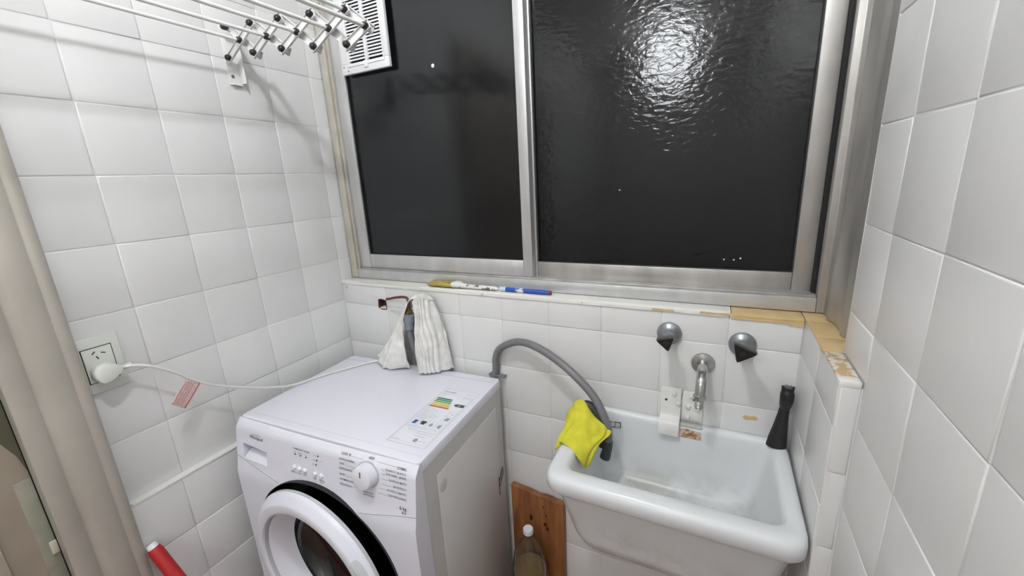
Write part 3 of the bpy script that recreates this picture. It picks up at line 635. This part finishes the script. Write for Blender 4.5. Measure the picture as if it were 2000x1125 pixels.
for u in (.16, .30, .44, .58):
    for i in range(1, len(tg) - 2):
        f_ = u * (len(tg[0]) - 1); j = int(f_); a = tg[i][j].lerp(tg[i][j + 1], f_ - j); b = tg[i + 1][j].lerp(tg[i + 1][j + 1], f_ - j); c = tg[i][j].lerp(tg[i][j + 1], min(1, f_ - j + .35)); d = tg[i + 1][j].lerp(tg[i + 1][j + 1], min(1, f_ - j + .35))
        n_ = Vector((.0007, -.0002, .0003)); b = a.lerp(b, .75); d = c.lerp(d, .75); rl.add([a + n_, c + n_, d + n_, b + n_], [(0, 1, 2, 3)])
rl.build('tag_print', mat('tag_print_red', (.52, .18, .18), .6), tgo)

# ------------------------------------------------------------------ laundry sink
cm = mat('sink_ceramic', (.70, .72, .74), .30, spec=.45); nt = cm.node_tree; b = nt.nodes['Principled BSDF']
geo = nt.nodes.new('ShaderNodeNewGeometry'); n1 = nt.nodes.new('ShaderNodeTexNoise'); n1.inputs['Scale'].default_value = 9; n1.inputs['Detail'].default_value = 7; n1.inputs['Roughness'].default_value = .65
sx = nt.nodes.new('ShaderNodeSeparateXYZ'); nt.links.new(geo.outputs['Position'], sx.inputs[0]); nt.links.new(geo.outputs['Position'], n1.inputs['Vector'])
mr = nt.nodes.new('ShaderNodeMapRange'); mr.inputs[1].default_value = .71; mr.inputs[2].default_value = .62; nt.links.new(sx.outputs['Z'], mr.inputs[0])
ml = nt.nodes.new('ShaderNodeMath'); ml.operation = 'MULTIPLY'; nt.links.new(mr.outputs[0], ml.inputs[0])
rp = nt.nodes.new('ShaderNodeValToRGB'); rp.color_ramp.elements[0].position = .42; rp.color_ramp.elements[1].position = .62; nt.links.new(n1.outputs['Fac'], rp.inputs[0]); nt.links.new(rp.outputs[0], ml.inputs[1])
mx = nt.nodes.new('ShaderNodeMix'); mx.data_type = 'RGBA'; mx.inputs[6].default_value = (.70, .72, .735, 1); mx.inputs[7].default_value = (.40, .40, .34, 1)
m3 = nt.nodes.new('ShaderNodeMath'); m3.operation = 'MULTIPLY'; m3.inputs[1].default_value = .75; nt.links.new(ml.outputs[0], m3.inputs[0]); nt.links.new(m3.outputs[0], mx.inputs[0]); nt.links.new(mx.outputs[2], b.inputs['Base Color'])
sk_ = thing('laundry_sink', 'pale grey glazed ceramic laundry sink fixed to the back wall', 'sink', (1.155, -.16, .585))
LP = [(.588, 1.02, 1.32, -.235, -.035, .05), (.590, .985, 1.345, -.262, -.012, .06), (.602, .968, 1.360, -.278, -.006, .05), (.63, .960, 1.366, -.286, -.004, .04), (.75, .930, 1.386, -.308, -.003, .035),
      (.763, .922, 1.392, -.314, -.003, .035), (.768, .915, 1.398, -.324, -.003, .036), (.775, .911, 1.4015, -.329, -.003, .038), (.795, .910, 1.4020, -.331, -.003, .040), (.806, .9125, 1.4005, -.328, -.003, .040),
      (.812, .919, 1.396, -.320, -.004, .038), (.813, .930, 1.388, -.308, -.007, .034), (.812, .944, 1.376, -.294, -.014, .030), (.808, .951, 1.370, -.287, -.0185, .028), (.796, .955, 1.366, -.283, -.021, .028),
      (.74, .963, 1.358, -.277, -.024, .030), (.68, .976, 1.345, -.266, -.030, .035), (.655, .984, 1.336, -.258, -.036, .04), (.640, .995, 1.325, -.247, -.045, .045), (.630, 1.012, 1.310, -.232, -.058, .05), (.6255, 1.04, 1.285, -.208, -.082, .05), (.6235, 1.08, 1.25, -.18, -.105, .035), (.622, 1.13, 1.19, -.155, -.12, .015)]
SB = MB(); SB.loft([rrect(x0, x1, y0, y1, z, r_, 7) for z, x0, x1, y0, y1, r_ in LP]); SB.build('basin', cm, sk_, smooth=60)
MB().lathe([(.026, 0), (.027, .0015), (.020, .002), (.018, -.003), (0, -.003)], (1.16, -.137, .6225), (0, 0, 1), 24).build('drain', CHROME, sk_, smooth=40)
MB().tube(cr([(1.16, -.137, .60), (1.16, -.137, .52), (1.14, -.12, .47), (1.11, -.09, .45), (1.06, -.03, .45), (1.05, .004, .45)], 5), .022, 14).build('waste_pipe', mat('dark_waste_pipe', (.06, .05, .045), .5), sk_, smooth=60)
st = MB(); st.prism([(.990, .764), (1.0195, .767), (1.0195, .7845), (.990, .7815)], (0, -.0238, 0), (1, 0, 0), (0, 0, 1), (0, -1, 0), .0008); sto = st.build('maker_sticker', INK, sk_)
for a, b_ in ((.992, 1.003), (1.0045, 1.0175)):
    MB().prism([(a, .7665), (b_, .768), (b_, .7822), (a, .781)], (0, -.0247, 0), (1, 0, 0), (0, 0, 1), (0, -1, 0), .0002).build('sticker_field', mat('sticker_grey', (.60, .63, .64), .5), sto)
rs = MB(); rs.prism([(1.168, .800), (1.190, .803), (1.218, .799), (1.2205, .785), (1.219, .772), (1.208, .775), (1.190, .770), (1.172, .776)], (0, -.0206, 0), (1, 0, 0), (0, 0, 1), (0, -1, 0), .0014); rs.build('rust_stain', RUST, sk_)
MB().prism([(1.166, .806), (1.221, .806), (1.221, .8135), (1.166, .8135)], (0, -.003, 0), (1, 0, 0), (0, 0, 1), (0, -1, 0), .018).build('cement_pad', mat('grey_cement', (.50, .49, .46), .8, var=.2, vscale=60), sk_, bevel=.003)

# white steel straps that hold the sink
def strap(label, x0, x1, prof, holes, bolts):
    t = thing('steel_strap', label, 'bracket', ((x0 + x1) / 2, -.01, prof[-1][1]), 'straps holding the sink')
    m = MB(); L = []
    for i, (y, z) in enumerate(prof):
        L.append([(x0, y, z), (x1, y, z), (x1, y - .004, z - .0005), (x0, y - .004, z - .0005)])
    m.loft(L); m.build('strap_plate', STRAPM, t, bevel=.0012)
    for x, y, z in holes: MB().lathe([(0, 0), (.0032, 0), (.003, .0006), (0, .0007)], (x, y, z), (0, -1, 0), 12).build('screw_hole', GAP, t)
    for x, y, z in bolts: MB().lathe([(.0065, 0), (.0065, .0025), (.005, .0045), (0, .0055)], (x, y, z), (0, -1, 0), 8).build('bolt_head', STRAPM, t, smooth=40)
    return t
strap('wider white steel strap bent over the rear rim of the sink', 1.1175, 1.1665, [(-.0015, .903), (-.0025, .838), (-.006, .828), (-.026, .820), (-.031, .812), (-.034, .785)], [(1.131, -.0062, .868)], [(1.150, -.006, .889), (1.160, -.0065, .861)])
strap('shorter white steel strap right under the spout, ending above the sink rim', 1.1705, 1.2180, [(-.0015, .900), (-.0018, .834), (-.0030, .822)], [(1.197, -.0058, .880)], [(1.192, -.0056, .887), (1.184, -.0058, .858), (1.206, -.0058, .856), (1.184, -.006, .829)])

# ------------------------------------------------------------------ taps and spout
def tap(label, x, z, tri):
    t = thing('tap', label, 'tap', (x, -.03, z), 'wall taps above the sink')
    MB().lathe([(.0290, .0), (.0295, .003), (.0275, .007), (.0225, .010), (.0205, .0125), (.0195, .013), (.0150, .019), (.0120, .026), (.0115, .060), (.009, .066)], (x, -.001, z), (0, -1, 0), 32).build('flange', STEELG, t, smooth=30)
    P = [Vector((a, 0, c)) for a, c in tri]; cc = sum(P, Vector()) / 3; L = []
    for sc, y in ((.42, -.054), (.80, -.062), (1.0, -.070), (1.0, -.090), (.93, -.094)):
        loop_ = []
        for i in range(3):
            a, p, c = P[i - 1], P[i], P[(i + 1) % 3]
            for q in (p.lerp(a, .14), p.lerp(a, .03).lerp(p.lerp(c, .03), .5).lerp(cc, .03), p.lerp(c, .14)): v = cc + (q - cc) * sc; loop_.append((v.x, y, v.z))
        L.append(loop_)
    h = MB().loft(L).build('handle', BLACKP, t, smooth=30)
    MB().lathe([(.0062, 0), (.0060, .0012), (.0045, .0014), (.004, .0004), (0, .0004)], (cc.x, -.0938, cc.z), (0, -1, 0), 18).build('handle_cap', mat('black_cap', (.02, .02, .022), .3), h, smooth=30)
    return t
tap('left wall tap with a black triangular handle', 1.130, 1.050, [(1.108, 1.063), (1.150, 1.074), (1.138, 1.037)])
tap('right wall tap with a black triangular handle', 1.291, 1.042, [(1.268, 1.074), (1.317, 1.057), (1.277, 1.031)])
sp = thing('spout', 'chrome wall spout with a threaded hose nozzle above the sink', 'spout', (1.211, -.05, .92))
MB().lathe([(.0270, 0), (.0275, .002), (.0255, .006), (.018, .0085), (.0125, .010)], (1.211, -.001, .981), (0, -1, 0), 32).build('flange', CHROME, sp, smooth=30)
MB().tube(cr([(1.211, -.004, .981), (1.211, -.035, .983), (1.211, -.062, .979), (1.2105, -.080, .966), (1.210, -.087, .948), (1.2095, -.090, .936)], 6), [.0115] * 20 + [.0112] * 5 + [.0108] * 6, 18).build('spout_pipe', CHROME, sp, smooth=50)
ax_ = Vector((-.02, -.06, -1)); MB().lathe([(.0110, -.004), (.0135, -.002), (.0140, .000), (.0140, .007), (.0120, .009), (.0095, .010)], (1.2095, -.0900, .938), ax_, 8).build('nozzle_nut', CHROME, sp)
nz = [(.0092, .009)]
for k in range(5): nz += [(.0092, .0102 + .004 * k), (.0080, .0122 + .004 * k)]
nz += [(.0088, .031), (.0060, .0312), (.0055, .027), (0, .027)]
MB().lathe(nz, (1.2095, -.0900, .938), ax_, 16).build('hose_nozzle', CHROME, sp, smooth=30)

# ------------------------------------------------------------------ black nozzle brush on the sink corner
nb = thing('nozzle_brush', 'black plastic nozzle brush standing on the right rear corner of the sink', 'brush', (1.378, -.03, .812))
def ell(c, rx, ry, tilt=0, n=20): return [(c[0] + rx * math.cos(a), c[1] + ry * math.sin(a) , c[2] + tilt * math.cos(a)) for a in [2 * math.pi * k / n for k in range(n)]]
MB().loft([ell((1.3765, -.031, .812), .0205, .015), ell((1.3768, -.031, .815), .0208, .0155), ell((1.378, -.031, .835), .0185, .0148), ell((1.3805, -.031, .865), .0145, .0135), ell((1.3825, -.031, .895), .0110, .0115), ell((1.384, -.0315, .915), .0100, .0105)]).build('brush_body', BLACKM, nb, smooth=60)
MB().loft([ell((1.384, -.0315, .910), .0098, .0103), ell((1.3845, -.034, .922), .0125, .0118), ell((1.385, -.037, .936), .0138, .0130), ell((1.3850, -.037, .950), .0140, .0115), ell((1.3848, -.036, .958), .0120, .0085)]).build('brush_head', BLACKP, nb, smooth=60)
br = MB()
for k in range(26):
    a = 2 * math.pi * k / 26; bx_ = 1.3848 + .0108 * math.cos(a); by_ = -.036 + .0075 * math.sin(a); br.tube([(bx_, by_, .955), (bx_ + .001 * math.cos(a), by_ - .0005, .9665 + .0025 * random.random())], [.0011, .0008], 5)
br.build('bristles', BLACKM, nb, kind='stuff')

# ------------------------------------------------------------------ yellow cloth over the left rim
yc = [[(.902, -.098, .834), (.922, -.108, .874), (.944, -.118, .885), (.968, -.126, .858), (.990, -.128, .838), (1.010, -.130, .822)],
      [(.897, -.116, .829), (.921, -.129, .872), (.953, -.133, .877), (.973, -.133, .855), (.997, -.134, .835), (1.017, -.135, .821)],
      [(.896, -.136, .818), (.921, -.145, .852), (.955, -.149, .857), (.977, -.148, .842), (1.000, -.147, .828), (1.013, -.144, .815)],
      [(.895, -.158, .807), (.920, -.165, .831), (.954, -.169, .837), (.978, -.168, .826), (.997, -.163, .816), (1.005, -.154, .813)],
      [(.894, -.180, .796), (.917, -.187, .8195), (.948, -.190, .821), (.971, -.190, .804), (.987, -.181, .798), (.991, -.166, .801)],
      [(.898, -.206, .785), (.912, -.213, .8175), (.940, -.220, .8180), (.963, -.226, .792), (.974, -.208, .758), (.977, -.182, .779)]]
yg = wrinkle(patch(yc, 8, 8), .0034, 2.8, 1.3)
YEL = mat('yellow_microfibre', (.66, .62, .045), .9, var=.12, vscale=40, bump=.6, bscale=500)
tag(grid_mb(yg).build('yellow_cloth', YEL, None, smooth=70, solid=.004, sub=1), 'bright yellow cloth draped over the left rim of the sink', 'cloth')

# ------------------------------------------------------------------ plank, bottle, red handle
wd = mat('varnished_pine', (.25, .095, .032), .45); nt = wd.node_tree; b = nt.nodes['Principled BSDF']
geo = nt.nodes.new('ShaderNodeNewGeometry'); mp = nt.nodes.new('ShaderNodeMapping'); mp.inputs['Scale'].default_value = (26, 26, 2.6); n1 = nt.nodes.new('ShaderNodeTexNoise'); n1.inputs['Scale'].default_value = 1.2; n1.inputs['Detail'].default_value = 5; n1.inputs['Distortion'].default_value = .8
rp = nt.nodes.new('ShaderNodeValToRGB'); e = rp.color_ramp.elements; e[0].position = .32; e[0].color = (.16, .050, .016, 1); e[1].position = .68; e[1].color = (.36, .150, .050, 1)
nt.links.new(geo.outputs['Position'], mp.inputs['Vector']); nt.links.new(mp.outputs[0], n1.inputs['Vector']); nt.links.new(n1.outputs['Fac'], rp.inputs[0]); nt.links.new(rp.outputs[0], b.inputs['Base Color'])
plk = thing('wooden_plank', 'varnished knotty pine board leaning on the back wall between washing machine and sink', 'board', (.755, -.015, 0))
PL = [(.664, .0), (.846, .0), (.846, .448), (.835, .450), (.815, .452), (.80, .4555), (.78, .457), (.765, .454), (.745, .458), (.72, .462), (.70, .4635), (.675, .466), (.664, .467)]
MB().prism(PL, (0, -.003, 0), (1, 0, 0), (0, 0, 1), (0, -1, 0), .020).build('board', wd, plk, bevel=.0025)
DK = mat('dark_wood_knot', (.028, .012, .007), .6, var=.3, vscale=100)
for x, z, rx, rz in ((.733, .362, .0055, .012), (.783, .352, .006, .007), (.790, .337, .0065, .007), (.778, .418, .0035, .004), (.787, .386, .0025, .004)):
    L = [[(x + rx * s * math.cos(a), y, z + rz * s * math.sin(a)) for a in [2 * math.pi * k / 14 for k in range(14)]] for s, y in ((1, -.0225), (.9, -.0236), (.4, -.0238))]
    MB().loft(L).build('knot', DK, plk, smooth=50)

bt = thing('plastic_bottle', 'clear plastic bottle half full of cloudy liquid with a white cap', 'bottle', (.752, -.088, 0))
PET = glassy('clear_pet', (.96, .95, .90), .04, 1.0, 1.45)
bp_ = [(.045, 0), (.053, .006), (.055, .03), (.055, .17), (.0555, .22), (.055, .245), (.052, .27), (.046, .295), (.036, .318), (.024, .338), (.0165, .350), (.0140, .356), (.0140, .362), (.0165, .363), (.0165, .366), (.0132, .367), (.0132, .378)]
L = []
for r_, h in bp_:
    fl = .0022 * max(0, min(1, (h - .23) / .04)) * max(0, min(1, (.335 - h) / .03))
    L.append([(.752 + (r_ + fl * math.cos(10 * a)) * math.cos(a), -.088 + (r_ + fl * math.cos(10 * a)) * math.sin(a), h) for a in [2 * math.pi * k / 60 for k in range(60)]])
inn = [[(.752 + (p[0] - .752) * .975, -.088 + (p[1] + .088) * .975, p[2] + (.002 if i == 0 else 0)) for p in l] for i, l in enumerate(L)]
bb = MB(); bb.loft(L + inn[::-1]); bb.build('bottle_body', PET, bt, smooth=60)
LIQ = mat('cloudy_brown_liquid', (.30, .215, .10), .25)
MB().lathe([(.040, .004), (.0505, .008), (.0525, .03), (.0525, .17), (.0525, .232), (.0, .2325)], (.752, -.088, 0), (0, 0, 1), 40).build('liquid', LIQ, bt, smooth=40)
MB().lathe([(.0155, 0), (.0158, .001), (.0158, .014), (.0145, .0165), (.010, .0175), (0, .0176)], (.752, -.088, .3685), (0, 0, 1), 30).build('cap', mat('pale_lilac_cap', (.70, .72, .80), .4), bt, smooth=35)
lb = MB(); lb.lathe([(.0560, .085), (.0561, .086), (.0561, .214), (.0560, .215)], (.752, -.088, 0), (0, 0, 1), 48, caps=False); lb.build('bottle_label', chipped('green_white_label', (.02, .10, .04), (.72, .72, .68), 12, .55, .4), bt, smooth=40)

rh = thing('broom', 'red plastic broom handle with a white tip beside the door casing', 'broom', (.40, -.665, 0))
A = Vector((.040, -.7105, .618)); B = Vector((.36, -.640, .065)); dA = (B - A).normalized()
MB().tube([A, A + dA * .01, A + dA * .30, B], [.0130, .0150, .0155, .0155], 18).build('handle', REDP, rh, smooth=40)
MB().tube([A - dA * .012, A - dA * .010, A + dA * .004], [.007, .0105, .0115], 14).build('handle_tip', WHITEP, rh, smooth=40)
MB().box(.27, .45, -.664, -.618, .045, .085).build('broom_head', REDP, rh, bevel=.006)
bs = MB()
for i in range(18):
    for j in range(4): bs.tube([(.276 + .0098 * i, -.658 + .0115 * j, .046), (.274 + .0102 * i, -.660 + .0128 * j, .0)], [.003, .0022], 5)
bs.build('bristles', mat('broom_bristles', (.10, .10, .11), .7), rh, kind='stuff')

# ------------------------------------------------------------------ things on the sill
pb = thing('paintbrush', 'paint-caked brush with yellowish bristles lying on the window sill', 'paintbrush', (.50, .022, 1.1165))
BRS = mat('yellow_bristle', (.42, .33, .10), .8, var=.35, vscale=90, stretch=(.15, 1, 1), bump=.8, bscale=250)
def slab(xs): return [[(x, .022 + wy * math.cos(a) + dy, z + hz * math.sin(a)) for a in [2 * math.pi * k / 14 for k in range(14)]] for x, wy, hz, z, dy in xs]
MB().loft(slab([(.381, .008, .003, 1.122, .002), (.384, .016, .006, 1.1245, .002), (.40, .020, .0095, 1.127, 0), (.42, .019, .010, 1.1275, 0), (.448, .0165, .0088, 1.1268, 0)])).build('bristles', BRS, pb, smooth=60)
MB().loft(slab([(.440, .0172, .0092, 1.1270, 0), (.442, .0178, .0098, 1.1270, 0), (.478, .0172, .0092, 1.1268, 0), (.480, .016, .0085, 1.1265, 0)])).build('ferrule', mat('brassy_ferrule', (.50, .42, .09), .4, .5, var=.3, vscale=60), pb, smooth=40)
MB().loft(slab([(.474, .0165, .0098, 1.1270, 0), (.486, .0178, .0115, 1.1290, 0), (.498, .0150, .0112, 1.1285, 0), (.512, .0108, .0075, 1.1255, .0), (.545, .0095, .0066, 1.1240, .001), (.60, .0100, .0064, 1.1236, .002), (.625, .0085, .0060, 1.1230, .002), (.636, .004, .003, 1.1225, .002)])).build('handle', chipped('paint_splashed_wood', (.74, .73, .71), (.16, .12, .10), 45, .56, .5), pb, smooth=50)
mk = thing('blue_marker', 'blue marker pen with a white band lying on the window sill', 'marker', (.725, .024, 1.1165))
BLU = mat('blue_plastic', (.025, .085, .42), .35)
MB().lathe([(.006, 0), (.0068, .001), (.0070, .012), (.0070, .135), (.0062, .150), (.0050, .156), (0, .157)], (.650, .024, 1.1238), (1, -.015, 0), 18).build('barrel', BLU, mk, smooth=35)
MB().lathe([(.0058, 0), (.0072, .001), (.0074, .004), (.0074, .019), (.0070, .0205)], (.643, .0241, 1.1240), (1, -.015, 0), 18).build('cap', mat('pale_blue_cap', (.55, .66, .78), .4), mk, smooth=35)
lbm = MB(); lbm.lathe([(.0071, .045), (.00715, .0455), (.00715, .072), (.0071, .0725)], (.650, .024, 1.1238), (1, -.015, 0), 18, caps=False); lbm.build('white_print', chipped('scuffed_white_print', (.70, .73, .80), (.05, .12, .45), 90, .56, .5), mk, smooth=40)
MB().lathe([(.0052, 0), (.0066, .001), (.0060, .008), (.003, .010)], (.800, .0218, 1.1238), (1, -.015, 0), 14).build('end_plug', mat('dark_red_plug', (.20, .03, .05), .4), mk, smooth=40)

# ------------------------------------------------------------------ scissor drying rack on the left wall
rk = thing('drying_rack', 'white folding wall drying rack with scissor arm and black end caps', 'drying rack', (.02, -.25, 1.73))
zb = 1.795
Bn = [(.021, -.002), (.126, -.007), (.234, -.016), (.343, -.029), (.448, -.043)]
Mn = [(.079, .030), (.186, .020), (.294, .010), (.399, -.002), (.508, -.017)]
Tn = [(.028, .070), (.133, .059), (.238, .049), (.347, .037), (.454, .025)]
CAPM = mat('black_rack_cap', (.012, .012, .012), .35)
def bar(p, q, y, ext=.010):
    P = Vector((p[0], 0, p[1] + zb)); Q = Vector((q[0], 0, q[1] + zb)); d = (Q - P).normalized(); n = Vector((-d.z, 0, d.x)); h = .0095
    m = MB(); a, b = P - d * ext, Q + d * ext
    m.prism([(-h, 0), (h, 0), (h, .0055), (h - .0012, .0055), (h - .0012, .0014), (-h + .0012, .0014), (-h + .0012, .0055), (-h, .0055)], (a.x, y, a.z), n, (0, -1, 0), d, (b - a).length)
    m.build('scissor_bar', RODM, rk)
def rack_arm(y, s):
    for k in range(4): bar(Bn[k], Tn[k + 1], y - .012 * s)
    bar(Bn[4], Mn[4], y - .012 * s)
    bar(Tn[0], Bn[1], y)
    for k in range(3): bar(Tn[k + 1], Bn[k + 2], y)
    bar(Tn[4], Mn[4], y)
    for p in Bn + Mn + Tn:
        MB().lathe([(.0052, -.006), (.0072, -.004), (.0078, .003), (.0070, .009), (.0045, .0115), (0, .012)], (p[0], y - .014 * s, p[1] + zb), (0, -s, 0), 14).build('end_cap', CAPM, rk, smooth=40)
rack_arm(-.250, 1); rack_arm(-1.30, -1)
for p in Mn + [Tn[4]]:
    MB().tube([(p[0], -.262, p[1] + zb), (p[0], -1.288, p[1] + zb)], .0042, 12).build('rod', RODM, rk, smooth=60)
for y in (-.250, -1.300):
    q = MB(); q.box(.0005, .0030, y - .016, y + .018, 1.730, 1.880); q.box(.0030, .026, y + .0155, y + .018, 1.735, 1.875); q.build('wall_bracket', RODM, rk, bevel=.0008)
    q = MB(); q.box(.003, .012, y - .012, y + .0155, 1.7300, 1.7325); q.build('bracket_foot', RODM, rk)
    MB().lathe([(.0045, 0), (.0045, .0012), (0, .002)], (.003, y - .004, 1.752), (1, 0, 0), 12).build('screw', STEELG, rk)

# ------------------------------------------------------------------ ceiling lamps (the room's own light)
def lamp(label, x, y, rad, s, drop):
    t = thing('ceiling_lamp', label, 'lamp', (x, y, H - drop), 'round ceiling lamps')
    MB().lathe([(.06, 0), (.062, -.02), (.03, -.025)], (x, y, H), (0, 0, 1), 24).build('lamp_base', WHITEP, t, smooth=40)
    prof_ = [(rad * math.sin(math.pi * k / 12), -rad * math.cos(math.pi * k / 12)) for k in range(13)]
    MB().lathe(prof_, (x, y, H - .02 - rad), (0, 0, 1), 24, caps=False).build('globe', emit('lamp_glow_' + label[:5], (.955, .98, 1.0), s), t, smooth=60)
lamp('small round globe lamp on the ceiling above the washing machine', .86, -.93, .045, LAMP['main'], .11)
lamp('larger round globe lamp on the ceiling further back in the room', .790, -2.55, .20, LAMP['kitchen'], .42)
